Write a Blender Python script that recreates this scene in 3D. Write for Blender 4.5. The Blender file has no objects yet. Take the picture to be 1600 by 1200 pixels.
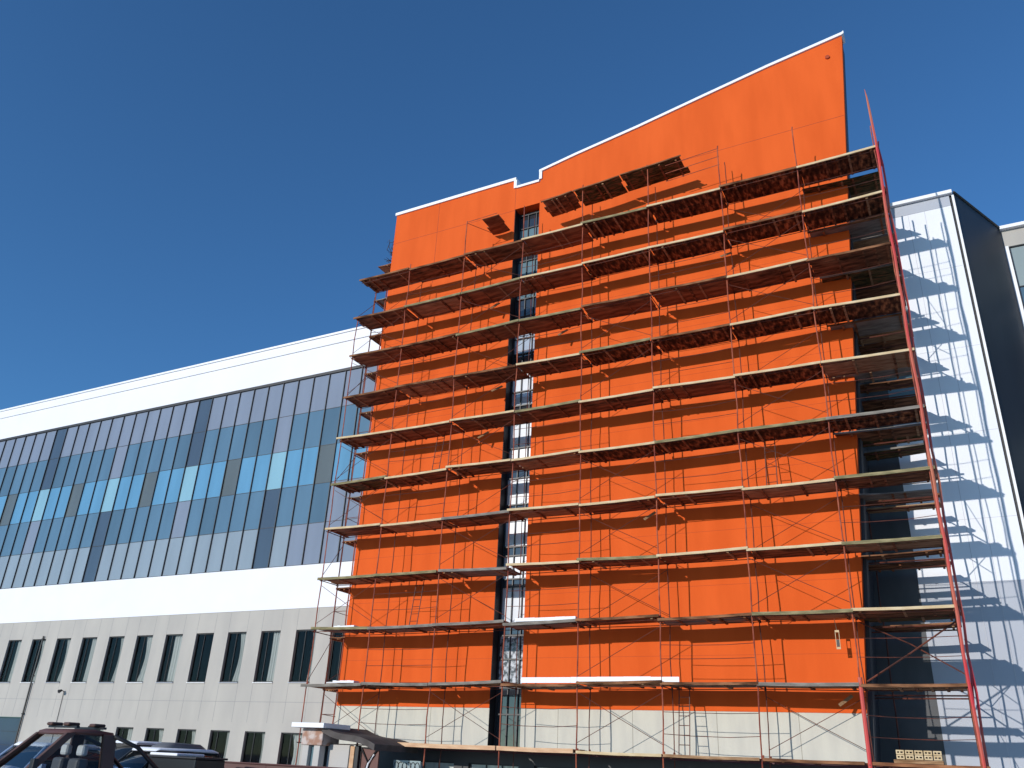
import bpy, math, random
from mathutils import Vector, Matrix
random.seed(7)
R = math.radians
S = bpy.context.scene
col = S.collection

# ---------------------------------------------------------------- camera
cam_d = bpy.data.cameras.new('camera'); cam = bpy.data.objects.new('camera', cam_d); col.objects.link(cam)
cam_d.sensor_width = 36.0; cam_d.lens = 36.0 * 1301.0 / 1600.0
cam_d.clip_start = 0.1; cam_d.clip_end = 3000
def _ray(x, y): return Vector((x - 800.0, -(y - 600.0), -1301.0)).normalized()
_u = _ray(939, -2236); _l = _ray(-1840, 1068); _l = (_l - _u * _l.dot(_u)).normalized()
_X = -_l; _Y = _u.cross(_X)
cam.matrix_world = Matrix.Translation((0, 0, 1.6)) @ Matrix((_X, _Y, _u)).to_4x4()
S.camera = cam

# ---------------------------------------------------------------- light
to_sun = Vector((-0.37, -1.0, 0.30)).normalized()
el = math.asin(to_sun.z); az = math.atan2(to_sun.x, to_sun.y)
w = bpy.data.worlds.new('World'); S.world = w; w.use_nodes = True
nt = w.node_tree; nt.nodes.clear()
wo = nt.nodes.new('ShaderNodeOutputWorld'); bg = nt.nodes.new('ShaderNodeBackground'); sky = nt.nodes.new('ShaderNodeTexSky')
sky.sky_type = 'NISHITA'; sky.sun_disc = False; sky.sun_elevation = el; sky.sun_rotation = az % (2 * math.pi)
sky.altitude = 300; sky.air_density = 1.0; sky.dust_density = 0.35; sky.ozone_density = 4.0
bg.inputs['Strength'].default_value = 0.15
tint = nt.nodes.new('ShaderNodeMix'); tint.data_type = 'RGBA'; tint.blend_type = 'MULTIPLY'; tint.inputs['Factor'].default_value = 1.0
tint.inputs['B'].default_value = (0.54, 0.86, 1.06, 1)
nt.links.new(sky.outputs[0], tint.inputs['A']); nt.links.new(tint.outputs['Result'], bg.inputs['Color']); nt.links.new(bg.outputs[0], wo.inputs['Surface'])
sl = bpy.data.lights.new('sun', 'SUN'); sl.energy = 3.4; sl.angle = R(0.5); sl.color = (1.0, 0.95, 0.88)
so = bpy.data.objects.new('sun', sl); col.objects.link(so)
so.rotation_euler = to_sun.to_track_quat('Z', 'Y').to_euler(); so.location = (-20, -40, 40)
S.view_settings.view_transform = 'Standard'; S.view_settings.look = 'None'
S.view_settings.exposure = 0.0; S.view_settings.gamma = 1.0; S.view_settings.use_curve_mapping = False
S.render.engine = 'CYCLES'
S.cycles.max_bounces = 6

# ---------------------------------------------------------------- materials
def mat(name, c, rough=0.7, c2=None, scale=2.0, stretch=(1, 1, 1), bump=0.0, bscale=20.0, spec=0.5, metal=0.0,
        coords='Object', detail=4.0, lo=0.35, hi=0.65, c3=None):
    m = bpy.data.materials.new(name); m.use_nodes = True
    t = m.node_tree; b = t.nodes['Principled BSDF']
    b.inputs['Roughness'].default_value = rough; b.inputs['Metallic'].default_value = metal
    b.inputs['Specular IOR Level'].default_value = spec
    b.inputs['Base Color'].default_value = (*c, 1)
    tc = t.nodes.new('ShaderNodeTexCoord'); mp = t.nodes.new('ShaderNodeMapping')
    mp.inputs['Scale'].default_value = stretch
    t.links.new(tc.outputs[coords], mp.inputs['Vector'])
    if c2:
        n = t.nodes.new('ShaderNodeTexNoise'); n.inputs['Scale'].default_value = scale; n.inputs['Detail'].default_value = detail
        t.links.new(mp.outputs[0], n.inputs['Vector'])
        r = t.nodes.new('ShaderNodeValToRGB'); r.color_ramp.elements[0].position = lo; r.color_ramp.elements[1].position = hi
        r.color_ramp.elements[0].color = (*c, 1); r.color_ramp.elements[1].color = (*c2, 1)
        if c3:
            e = r.color_ramp.elements.new((lo + hi) / 2); e.color = (*c3, 1)
        t.links.new(n.outputs['Fac'], r.inputs[0]); t.links.new(r.outputs[0], b.inputs['Base Color'])
    if bump:
        n2 = t.nodes.new('ShaderNodeTexNoise'); n2.inputs['Scale'].default_value = bscale; n2.inputs['Detail'].default_value = 3
        t.links.new(mp.outputs[0], n2.inputs['Vector'])
        bp = t.nodes.new('ShaderNodeBump'); bp.inputs['Strength'].default_value = bump; bp.inputs['Distance'].default_value = 0.02
        t.links.new(n2.outputs['Fac'], bp.inputs['Height']); t.links.new(bp.outputs[0], b.inputs['Normal'])
    return m
M = {}
M['orange'] = mat('orange_cladding', (0.66, 0.098, 0.014), 0.8, (0.73, 0.114, 0.018), 0.9, (1.6, 1, .3), 0.12, 9, 0.15, detail=8)
M['orange_joint'] = mat('orange_joint', (0.38, 0.05, 0.01), 0.8)
M['beige'] = mat('beige_render', (0.60, 0.57, 0.49), 0.85, (0.54, 0.515, 0.45), 1.6, (2, 1, .5), 0.2, 18, 0.2)
M['beige_joint'] = mat('beige_joint', (0.25, 0.22, 0.17), 0.8)
M['white'] = mat('white_cladding', (0.80, 0.81, 0.84), 0.6, (0.77, 0.78, 0.82), 0.5, (1, 1, 1), 0.05, 3, 0.35)
M['white_joint'] = mat('white_joint', (0.5, 0.5, 0.53), 0.7)
M['grey'] = mat('grey_cladding', (0.45, 0.42, 0.375), 0.65, (0.40, 0.375, 0.34), 0.6, (1.5, 1, .5), 0.04, 4, 0.3)
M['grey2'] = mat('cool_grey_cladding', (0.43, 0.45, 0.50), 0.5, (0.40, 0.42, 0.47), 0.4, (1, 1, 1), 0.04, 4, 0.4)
M['grey_joint'] = mat('grey_joint', (0.24, 0.24, 0.245), 0.8)
M['coping'] = mat('white_metal_coping', (0.86, 0.86, 0.86), 0.4, spec=0.5)
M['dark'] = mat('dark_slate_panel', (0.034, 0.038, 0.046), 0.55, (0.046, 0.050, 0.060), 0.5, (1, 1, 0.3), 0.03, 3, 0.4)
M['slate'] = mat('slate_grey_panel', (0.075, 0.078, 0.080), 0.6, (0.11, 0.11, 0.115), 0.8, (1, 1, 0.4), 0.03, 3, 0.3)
M['black'] = mat('black_metal', (0.012, 0.012, 0.014), 0.5)
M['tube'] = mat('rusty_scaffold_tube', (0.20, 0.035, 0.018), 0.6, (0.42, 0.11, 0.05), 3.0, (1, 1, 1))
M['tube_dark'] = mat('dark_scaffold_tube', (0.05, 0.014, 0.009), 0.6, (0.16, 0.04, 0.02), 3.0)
M['red'] = mat('red_painted_steel', (0.58, 0.040, 0.045), 0.5, (0.50, 0.15, 0.08), 0.35, (1, 1, 1), lo=0.4, hi=0.6)
M['galv'] = mat('grey_wire', (0.06, 0.05, 0.06), 0.6)
def wood(n, a, b_, c3=None, sc=3.0, lo=.35, hi=.65): return mat(n, a, 0.85, b_, sc, (0.7, 3, 3), 0.4, 30, 0.15, c3=c3, lo=lo, hi=hi, detail=8)
M['ply_dark'] = wood('dark_brown_boards', (0.065, 0.028, 0.013), (0.32, 0.145, 0.07), sc=2.2)
M['ply_red'] = wood('red_brown_boards', (0.14, 0.052, 0.025), (0.36, 0.155, 0.07), sc=2.0)
M['ply_brown'] = wood('brown_boards', (0.24, 0.13, 0.065), (0.44, 0.27, 0.15))
M['ply_moss'] = wood('mossy_boards', (0.030, 0.018, 0.008), (0.26, 0.10, 0.045), (0.085, 0.075, 0.028), 4.0)
M['ply_grey'] = wood('weathered_grey_boards', (0.16, 0.14, 0.12), (0.28, 0.25, 0.21))
M['ply_slat'] = mat('slatted_brown_boards', (0.030, 0.013, 0.007), 0.85, (0.42, 0.17, 0.07), 2.0, (3.5, 1.3, 2), 0.4, 20, 0.15, c3=(0.12, 0.045, 0.02), detail=6, lo=.4, hi=.68)
M['pale'] = wood('pale_timber', (0.55, 0.40, 0.22), (0.68, 0.54, 0.34))
M['olive'] = wood('olive_timber', (0.16, 0.14, 0.07), (0.34, 0.28, 0.15))
M['tan'] = wood('tan_timber', (0.58, 0.34, 0.20), (0.70, 0.46, 0.28))
M['snow'] = mat('snow', (0.86, 0.87, 0.90), 0.7, bump=0.4, bscale=6)
M['ground'] = mat('snowy_ground', (0.62, 0.63, 0.66), 0.9, (0.22, 0.20, 0.18), 0.12, (1, 1, 1), 0.4, 2, 0.2, lo=0.5, hi=0.6)
M['road'] = mat('wet_asphalt', (0.055, 0.053, 0.052), 0.8, (0.10, 0.098, 0.095), 0.5)
M['rubber'] = mat('rubber', (0.02, 0.02, 0.02), 0.85)
M['rim'] = mat('rim_metal', (0.35, 0.35, 0.36), 0.35, metal=0.8)
M['brown_paint'] = mat('brown_car_paint', (0.085, 0.045, 0.036), 0.55, (0.12, 0.065, 0.05), 3, spec=0.3)
M['maroon_paint'] = mat('maroon_paint', (0.11, 0.045, 0.038), 0.6)
M['white_paint'] = mat('white_car_paint', (0.75, 0.76, 0.78), 0.3)
M['blue_paint'] = mat('pale_blue_car_paint', (0.34, 0.44, 0.60), 0.5)
M['dark_paint'] = mat('dark_car_paint', (0.02, 0.022, 0.024), 0.3)
M['grey_plastic'] = mat('grey_plastic', (0.12, 0.12, 0.13), 0.5)
M['car_glass'] = mat('car_glass', (0.012, 0.014, 0.016), 0.06, spec=0.6)
M['lamp_red'] = mat('red_lens', (0.55, 0.02, 0.06), 0.2)
M['lamp_clear'] = mat('clear_lens', (0.7, 0.7, 0.7), 0.15)
M['stone'] = mat('stained_plaster', (0.55, 0.46, 0.42), 0.9, (0.36, 0.20, 0.14), 3.0, (1, 1, 1), 0.4, 20, lo=0.45, hi=0.6)
M['plaster'] = mat('pale_plaster', (0.50, 0.47, 0.44), 0.9, bump=0.2, bscale=10)
M['canopy'] = mat('dark_canopy_felt', (0.055, 0.045, 0.040), 0.8, (0.09, 0.075, 0.07), 3)
M['door'] = mat('red_brown_door', (0.12, 0.035, 0.025), 0.5)
M['fascia'] = mat('charcoal_fascia', (0.045, 0.043, 0.045), 0.55)
M['maroon'] = mat('maroon_flashing', (0.08, 0.02, 0.02), 0.6)
M['pane_blind'] = mat('pale_blind_behind_glass', (0.62, 0.64, 0.60), 0.15, (0.40, 0.45, 0.40), 2.0, (3, 1, .2), spec=0.5)
M['frame_dark'] = mat('dark_window_frame', (0.02, 0.02, 0.024), 0.45)
M['curtain'] = mat('pale_curtain', (0.62, 0.62, 0.58), 0.9)
M['room'] = mat('dark_room', (0.025, 0.026, 0.028), 0.9)
M['win_glass'] = None
def glassmix(name, fac, tint, rough=0.02):
    m = bpy.data.materials.new(name); m.use_nodes = True; t = m.node_tree; t.nodes.clear()
    o = t.nodes.new('ShaderNodeOutputMaterial'); mx = t.nodes.new('ShaderNodeMixShader')
    tr = t.nodes.new('ShaderNodeBsdfTransparent'); tr.inputs[0].default_value = (*tint, 1)
    gl = t.nodes.new('ShaderNodeBsdfGlossy'); gl.inputs['Roughness'].default_value = rough
    fr = t.nodes.new('ShaderNodeFresnel'); fr.inputs[0].default_value = fac
    t.links.new(fr.outputs[0], mx.inputs[0]); t.links.new(tr.outputs[0], mx.inputs[1]); t.links.new(gl.outputs[0], mx.inputs[2])
    t.links.new(mx.outputs[0], o.inputs[0]); return m
M['win_glass'] = glassmix('window_glass', 1.33, (0.72, 0.75, 0.76))
def pane(name, c, c2=None, rough=0.12, sp=0.5):
    return mat(name, c, rough, c2 or tuple(v * 0.86 for v in c), 0.8, (1.4, 1, 0.25), 0.05, 1.3, sp, lo=0.3, hi=0.7, detail=2)  # upright tone streaks put soft sky reflections into the pane colour
M['gL'] = pane('lavender_glass', (0.225, 0.260, 0.325))
M['gB'] = pane('slate_blue_glass', (0.108, 0.195, 0.275))
M['gB2'] = pane('deep_slate_glass', (0.088, 0.155, 0.215))
M['gK'] = pane('bright_blue_glass', (0.125, 0.300, 0.460))
M['gT'] = pane('pale_turquoise_glass', (0.25, 0.45, 0.54))
M['gD'] = pane('dark_slate_glass', (0.07, 0.10, 0.14))
M['gG'] = pane('olive_grey_glass', (0.12, 0.14, 0.14))
M['gW'] = pane('pale_grey_glass', (0.27, 0.325, 0.37))
M['gteal'] = pane('teal_grey_glass', (0.14, 0.22, 0.25))
M['gnavy'] = pane('navy_glass', (0.03, 0.055, 0.10), rough=0.06)
M['gpale'] = pane('pale_green_glass', (0.30, 0.36, 0.36))
M['slot_l'] = pane('light_slot_glass', (0.42, 0.47, 0.54), rough=0.05, sp=1.0)
M['slot_w'] = pane('white_slot_panel', (0.62, 0.64, 0.68), rough=0.2)
M['slot_m'] = mat('mottled_painted_reflection', (0.05, 0.05, 0.055), 0.15, (0.55, 0.56, 0.6), 7.0, (1, 1, 1), detail=9, lo=.42, hi=.6)  # light and dark noise paints reflected surroundings into the glass colour
M['slot_d'] = pane('dark_slot_glass', (0.03, 0.036, 0.045), rough=0.03, sp=1.0)

# ---------------------------------------------------------------- mesh helpers
class MB:
    def __init__(s): s.v = []; s.f = []; s.mi = []; s.m = 0
    def quad(s, a, b, c, d): 
        i = len(s.v); s.v += [tuple(a), tuple(b), tuple(c), tuple(d)]; s.f.append((i, i+1, i+2, i+3)); s.mi.append(s.m)
    def box(s, x0, x1, y0, y1, z0, z1, skew=None):
        i = len(s.v)
        for z in (z0, z1):
            for (x, y) in ((x0, y0), (x1, y0), (x1, y1), (x0, y1)):
                s.v.append((x, y, z) if not skew else skew(x, y, z))
        for q in ((0, 3, 2, 1), (4, 5, 6, 7), (0, 1, 5, 4), (1, 2, 6, 5), (2, 3, 7, 6), (3, 0, 4, 7)):
            s.f.append(tuple(i + k for k in q)); s.mi.append(s.m)
        return s
    def tube(s, pts, r, n=6, cap=True):
        pts = [Vector(p) for p in pts]; base = len(s.v)
        for k, p in enumerate(pts):
            d = (pts[min(k+1, len(pts)-1)] - pts[max(k-1, 0)]).normalized()
            a = d.cross(Vector((0, 0, 1)) if abs(d.z) < .9 else Vector((1, 0, 0))).normalized(); b = d.cross(a)
            rr = r[k] if isinstance(r, (list, tuple)) else r
            for j in range(n):
                t = 2 * math.pi * j / n; s.v.append(tuple(p + a * math.cos(t) * rr + b * math.sin(t) * rr))
        for k in range(len(pts) - 1):
            for j in range(n):
                s.f.append((base + k*n + j, base + k*n + (j+1) % n, base + (k+1)*n + (j+1) % n, base + (k+1)*n + j)); s.mi.append(s.m)
        if cap:
            s.f.append(tuple(base + j for j in range(n))[::-1]); s.mi.append(s.m)
            e = base + (len(pts)-1)*n; s.f.append(tuple(e + j for j in range(n))); s.mi.append(s.m)
        return s
    def prism(s, poly, y0, y1, axis='y'):
        # poly in (x,z), counter-clockwise seen from -y
        i = len(s.v); n = len(poly)
        f = (lambda p, y: (p[0], y, p[1])) if axis == 'y' else ((lambda p, y: (y, p[0], p[1])) if axis == 'x' else (lambda p, y: (p[0], p[1], y)))
        for p in poly: s.v.append(f(p, y0))
        for p in poly: s.v.append(f(p, y1))
        s.f.append(tuple(range(i, i+n))); s.mi.append(s.m)
        s.f.append(tuple(range(i+2*n-1, i+n-1, -1))); s.mi.append(s.m)
        for k in range(n):
            s.f.append((i+k, i+n+k, i+n+(k+1) % n, i+(k+1) % n)); s.mi.append(s.m)
        return s
    def build(s, name, mats, parent=None, smooth=False, bevel=0):
        me = bpy.data.meshes.new(name); me.from_pydata(s.v, [], s.f)
        if not isinstance(mats, (list, tuple)): mats = [mats]
        for m in mats: me.materials.append(M[m])
        for p, k in zip(me.polygons, s.mi): p.material_index = min(k, len(mats)-1); p.use_smooth = smooth
        me.update()
        o = bpy.data.objects.new(name, me); col.objects.link(o)
        if parent: o.parent = parent
        if bevel:
            b = o.modifiers.new('bevel', 'BEVEL'); b.width = bevel; b.segments = 2; b.limit_method = 'ANGLE'
        return o
def tag(o, label=None, cat=None, group=None, kind=None):
    if label: o['label'] = label
    if cat: o['category'] = cat
    if group: o['group'] = group
    if kind: o['kind'] = kind
    return o
def thing(name, label, cat, loc=(0, 0, 0), rz=0, group=None):
    o = bpy.data.objects.new(name, None); col.objects.link(o); o.location = loc; o.rotation_euler = (0, 0, rz)
    return tag(o, label, cat, group)
def wall_holes(mb, x0, x1, z0, z1, y, holes, depth=0.25):
    xs = sorted({x0, x1, *[h[0] for h in holes], *[h[1] for h in holes]}); zs = sorted({z0, z1, *[h[2] for h in holes], *[h[3] for h in holes]})
    xs = [x for x in xs if x0 <= x <= x1]; zs = [z for z in zs if z0 <= z <= z1]
    for i in range(len(xs)-1):
        for j in range(len(zs)-1):
            cx = (xs[i]+xs[i+1])/2; cz = (zs[j]+zs[j+1])/2
            if any(h[0] < cx < h[1] and h[2] < cz < h[3] for h in holes): continue
            mb.quad((xs[i], y, zs[j]), (xs[i+1], y, zs[j]), (xs[i+1], y, zs[j+1]), (xs[i], y, zs[j+1]))
    d = y + depth
    for a, b, c, e in holes:
        mb.quad((a, y, c), (a, y, e), (a, d, e), (a, d, c)); mb.quad((b, y, e), (b, y, c), (b, d, c), (b, d, e))
        mb.quad((a, y, c), (a, d, c), (b, d, c), (b, y, c)); mb.quad((a, y, e), (b, y, e), (b, d, e), (a, d, e))
ORD = ['zeroth', 'first', 'second', 'third', 'fourth', 'fifth', 'sixth', 'seventh', 'eighth', 'ninth', 'tenth', 'eleventh', 'twelfth']

# ---------------------------------------------------------------- ground
g = MB(); g.quad((-900, -900, 0), (900, -900, 0), (900, 1200, 0), (-900, 1200, 0))
tag(g.build('ground', 'ground'), kind='structure')
g = MB(); g.quad((-200, -9, .004), (200, -9, .004), (200, 8, .004), (-200, 8, .004))
tag(g.build('road', 'road'), kind='structure')

W = 31.5; F = 28.0; OUT = 26.4
ROOF = 23.1
# ---------------------------------------------------------------- orange tower
tower = thing('orange_tower', 'tall orange clad building block with slanted roof edge behind scaffolding', 'building', (-12, F, 0))
def P(o): o.parent = tower; o.matrix_parent_inverse = Matrix.Translation((12, -F, 0)); return o
def redge(z): return -3.07 + (z - 2.17) * (-0.69 + 3.07) / (29.5 - 2.17)
SL, SR = -15.62, -14.34
ZB = 3.46
XL = -22.53
roof_r = [(-14.30, 27.07), (-12.55, 27.45), (-9.55, 27.95), (-6.48, 28.55), (-3.69, 29.08), (redge(29.55), 29.55)]
TH = 0.35
mb = MB(); mb.prism([(XL, ZB), (SL, ZB), (SL, 27.0), (XL, 27.0)], F, F + TH); P(mb.build('wall', 'orange'))
mb = MB(); mb.prism([(SR, ZB), (redge(ZB), ZB)] + [(redge(29.45), 29.45)] + [(x, z - .08) for x, z in roof_r[::-1][1:-1]] + [(SR, 27.0)], F, F + TH); P(mb.build('wall', 'orange'))
mb = MB(); mb.box(SL, SR, F, F + TH, 25.28, 26.50); P(mb.build('wall', 'orange'))
mb = MB(); mb.box(XL, SL, F + .02, F + TH, 2.0, ZB); mb.prism([(SR, 2.0), (redge(2), 2.0), (redge(ZB), ZB), (SR, ZB)], F + .02, F + TH)
o = P(mb.build('base_wall', 'beige')); tag(o, 'beige rendered base strip')
# body behind
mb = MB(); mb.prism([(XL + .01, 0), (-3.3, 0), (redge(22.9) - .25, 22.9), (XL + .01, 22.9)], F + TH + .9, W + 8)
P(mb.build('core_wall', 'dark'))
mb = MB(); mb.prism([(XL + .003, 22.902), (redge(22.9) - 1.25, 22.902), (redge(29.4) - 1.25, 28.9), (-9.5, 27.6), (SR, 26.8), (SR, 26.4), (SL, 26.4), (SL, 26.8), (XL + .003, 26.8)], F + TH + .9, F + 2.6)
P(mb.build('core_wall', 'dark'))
mb = MB()
def sk(x, y, z): return (x, y, z)
mb.prism([(XL, 0), (XL + .3, 0), (XL + .3, 26.95), (XL, 26.95)], F + TH, W)
P(mb.build('side_wall', 'orange'))
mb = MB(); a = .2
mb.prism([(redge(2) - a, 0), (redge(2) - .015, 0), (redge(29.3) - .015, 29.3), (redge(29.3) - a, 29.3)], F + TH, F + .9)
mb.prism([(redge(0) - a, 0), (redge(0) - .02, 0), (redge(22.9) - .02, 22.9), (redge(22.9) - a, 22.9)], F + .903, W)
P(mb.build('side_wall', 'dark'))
# slot reveal lining
mb = MB(); mb.box(SL + .002, SL + .012, F + .015, F + .7, 2.0, 25.27); P(mb.build('reveal', 'black'))
mb = MB(); mb.box(SR + .004, SR + .28, F + TH, F + .7, 2.0, 25.6); P(mb.build('reveal', 'orange'))
mb = MB(); mb.box(SL + .013, SR - .003, F + TH, F + .7, 25.3, 25.6); P(mb.build('reveal', 'orange'))
# copings
def cope(pts, y0=F - .07, y1=F + .5, t=.16):
    mb = MB()
    poly = [(x, z) for x, z in pts] + [(x, z + t) for x, z in pts[::-1]]
    mb.prism(poly, y0, y1); P(mb.build('coping', 'coping'))
cope([(XL - .05, 26.95), (SL, 26.95)])
mb = MB(); mb.box(SL - .10, SL + .05, F - .07, F + .5, 26.5, 26.948); P(mb.build('coping', 'coping'))
cope([(SL + .052, 26.47), (SR - .05, 26.47)], t=.12)
mb = MB(); mb.box(SR - .05, SR + .09, F - .07, F + .5, 26.6, 27.02); P(mb.build('coping', 'coping'))
cope([(SR - .06, 27.02)] + [(x, z - .07) for x, z in roof_r[1:]] + [(redge(29.55) + .08, 29.53)], t=.13)
mb = MB()
for x in (SL + .15, -15.0, SR - .15): mb.tube([(x, F + 1.2, 26.5), (x, F + 1.2, 27.15)], .02)
mb.tube([(SL, F + 1.2, 27.15), (SR, F + 1.2, 27.15)], .02); mb.tube([(SL, F + 1.2, 26.85), (SR, F + 1.2, 26.85)], .015)
P(mb.build('roof_rail', 'tube_dark'))
# joints
mb = MB(); y0, y1 = F - .003, F + .05
mb.box(XL, SL, y0, y1, 25.22, 25.24); mb.box(SR, redge(25.3) - .01, y0, y1, 25.38, 25.40)
for x in (-19.93,): mb.box(x - .01, x + .01, y0 - .001, y1, 22.3, 26.95)
mb.box(SL - .02, SL - .003, y0 - .001, y1, 24, 26.95)
for z in [5.15, 7.4, 9.25, 11.3, 13.4, 15.3, 17.35, 19.4, 21.5, 23.4]:
    mb.box(XL, SL - .01, y0, y1, z, z + .008); mb.box(SR + .01, redge(z) - .01, y0, y1, z, z + .008)
P(mb.build('panel_joint', 'orange_joint'))
mb = MB()
for x in (-20.5, -18.1, -12.9, -10.2, -7.4, -4.9): mb.box(x - .006, x + .006, F + .016, F + .05, 2.1, ZB - .002)
P(mb.build('panel_joint', 'beige_joint'))
# small round vent on the top
mb = MB(); mb.tube([(-1.35, F - .06, 28.55), (-1.35, F + .05, 28.55)], .09, 10); P(mb.build('vent', 'orange_joint'))
# slot glazing
gy = F + .48
z = 2.05; k = 0
seq = [('slot_d', 2.0), ('slot_d', .75), ('slot_d', 1.45), ('slot_l', .5)]
rows = []
zz = 2.05
for h, m in [(1.2, 'slot_d'), (.9, 'slot_d'), (1.0, 'slot_m'), (.85, 'slot_m'), (.45, 'slot_d'), (1.35, 'slot_w'), (.3, 'slot_d'), (.9, 'slot_w'), (.35, 'slot_d'), (1.1, 'slot_w'), (.6, 'slot_d'),
             (1.1, 'slot_w'), (.8, 'slot_d'), (.5, 'slot_w'), (1.1, 'slot_w'), (.8, 'slot_d'), (.65, 'slot_l'), (.9, 'slot_w'), (.9, 'slot_d'), (.75, 'slot_l'), (1.1, 'slot_l'), (.9, 'slot_d'),
             (.9, 'gteal'), (1.1, 'gteal'), (.9, 'slot_d'), (.9, 'gteal'), (.75, 'slot_d'), (.8, 'gteal')]:
    if zz + h > 25.25: h = 25.25 - zz
    if h < .1: break
    wn = MB(); wn.m = 0; x0, x1 = SL + .02, SR - .02; xm = x0 + .46
    wn.box(x0, x1, gy - .06, gy - .001, zz, zz + .05); wn.box(x0, x0 + .05, gy - .058, gy, zz + .05, zz + h); wn.box(x1 - .05, x1, gy - .058, gy, zz + .05, zz + h)
    for xq in (xm, xm + .42): wn.box(xq, xq + .035, gy - .055, gy, zz + .05, zz + h)
    fr = P(wn.build('window', 'frame_dark'))
    pn = MB(); t = random.uniform(-.012, .012)
    pn.quad((x0, gy + .01, zz), (x1, gy + .01 + t, zz), (x1, gy + .01 + t, zz + h), (x0, gy + .01, zz + h))
    pp = pn.build('pane', m, fr)
    zz += h
# ground floor under the base plank
gf = MB(); holes = []
x = -19.0
while x < -4.5: holes.append((x, x + 2.0, .3, 1.64)); x += 2.6
wall_holes(gf, XL, redge(0), 0, 2.0, F + .10, holes, .2); P(gf.build('ground_floor_wall', 'fascia'))
for i, h in enumerate(holes):
    fr = MB(); fr.box(h[0], h[1], F + .2, F + .27, h[2], h[2] + .06); fr.box(h[0], h[1], F + .2, F + .27, h[3] - .05, h[3]); 
    for q in (0, .33, .66, 1): xx = h[0] + .02 + q * (h[1] - h[0] - .07); fr.box(xx, xx + .04, F + .195, F + .265, h[2] + .06, h[3] - .05)
    fo = P(fr.build('window', 'frame_dark')); pn = MB(); pn.quad((h[0], F + .24, h[2]), (h[1], F + .24, h[2]), (h[1], F + .24, h[3]), (h[0], F + .24, h[3]))
    pn.build('pane', 'pane_blind' if i < 3 else 'slot_d', fo)
mb = MB(); mb.box(-19.4, redge(2), F - .22, F + .098, 1.99, 2.06); P(mb.build('flashing', 'maroon'))

# ---------------------------------------------------------------- white wing (left)
wing = thing('white_office_wing', 'long white and grey office wing with a band of coloured glass panels', 'building', (-45, W, 0))
def PW(o): o.parent = wing; o.matrix_parent_inverse = Matrix.Translation((45, -W, 0)); return o
X0, X1 = -95.0, XL - .02
GT, GB = 20.80, 10.15
mb = MB(); mb.box(X0, X1, W, W + .4, GT, 22.45); PW(mb.build('upper_band', 'white'))
mb = MB(); mb.box(X0, X1, W - .05, W + .4, 22.47, ROOF - .08); PW(mb.build('parapet', 'white'))
mb = MB(); mb.box(X0, X1, W + .03, W + .3, 22.44, 22.48); PW(mb.build('shadow_gap', 'black'))
mb = MB(); mb.box(X0, X1, W - .12, W + .6, ROOF - .078, ROOF + .04); PW(mb.build('coping', 'coping'))
mb = MB(); mb.box(X0, X1, W, W + .4, 8.05, GB); PW(mb.build('middle_band', 'white'))
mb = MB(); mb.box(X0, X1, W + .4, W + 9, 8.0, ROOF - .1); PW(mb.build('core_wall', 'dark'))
mb = MB(); mb.box(X0, X1, W + .02, W + .3, GT - .14, GT - .002); mb.box(X0, X1, W + .05, W + .3, GB + .002, GB + .04); PW(mb.build('glazing_edge', 'black'))
RH = (GT - .14 - GB - .04) / 5
def paneid(c, r):
    m6 = c % 6; m12 = c % 12
    if r == 0: return 'gD' if m12 == 9 else 'gL'
    if r == 1:
        if m12 == 9: return 'gD'
        if m12 == 3: return 'gL'
        return 'gB2' if (c * 7) % 5 == 0 else 'gB'
    if r == 2:
        if m6 == 0: return 'gG'
        if m6 == 3: return 'gT'
        return 'gK'
    if r == 3:
        if m12 == 3: return 'gD'
        if m12 == 9: return 'gL'
        if c < 0: return 'gL'
        return 'gB2' if (c * 5) % 7 == 0 else 'gB'
    if m12 == 3: return 'gD'
    return 'gW' if c > 1 else 'gL'
gm = ['gL', 'gB', 'gB2', 'gK', 'gT', 'gD', 'gG', 'gW']
for c in range(-5, 44):
    xr = -27.55 - 1.1 * c; xl = xr - 1.1
    if xr > X1: xr = X1 - .005
    if xl < X0 or xl > X1: continue
    mb = MB()
    for r in range(5):
        zt = GT - .14 - r * RH; zb = zt - RH; mb.m = gm.index(paneid(c, r)); t1 = random.uniform(-.004, .004); t2 = random.uniform(-.004, .004)
        mb.quad((xl + .02, W + .10 + t1, zb + .015), (xr - .02, W + .10 + t2, zb + .015), (xr - .02, W + .10 - t1, zt - .015), (xl + .02, W + .10 - t2, zt - .015))
    b = PW(mb.build('glazing_bay', gm))
    mu = MB(); mu.box(xl - .02, xl + .02, W + .03, W + .14, GB + .04, GT - .1); mu.build('mullion', 'frame_dark', b)
    for r in range(1, 5): mu = MB(); mu.box(xl + .03, xr - .03, W + .085, W + .14, GT - .14 - r * RH - .012, GT - .14 - r * RH + .012); mu.build('transom', 'frame_dark', b)
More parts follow.
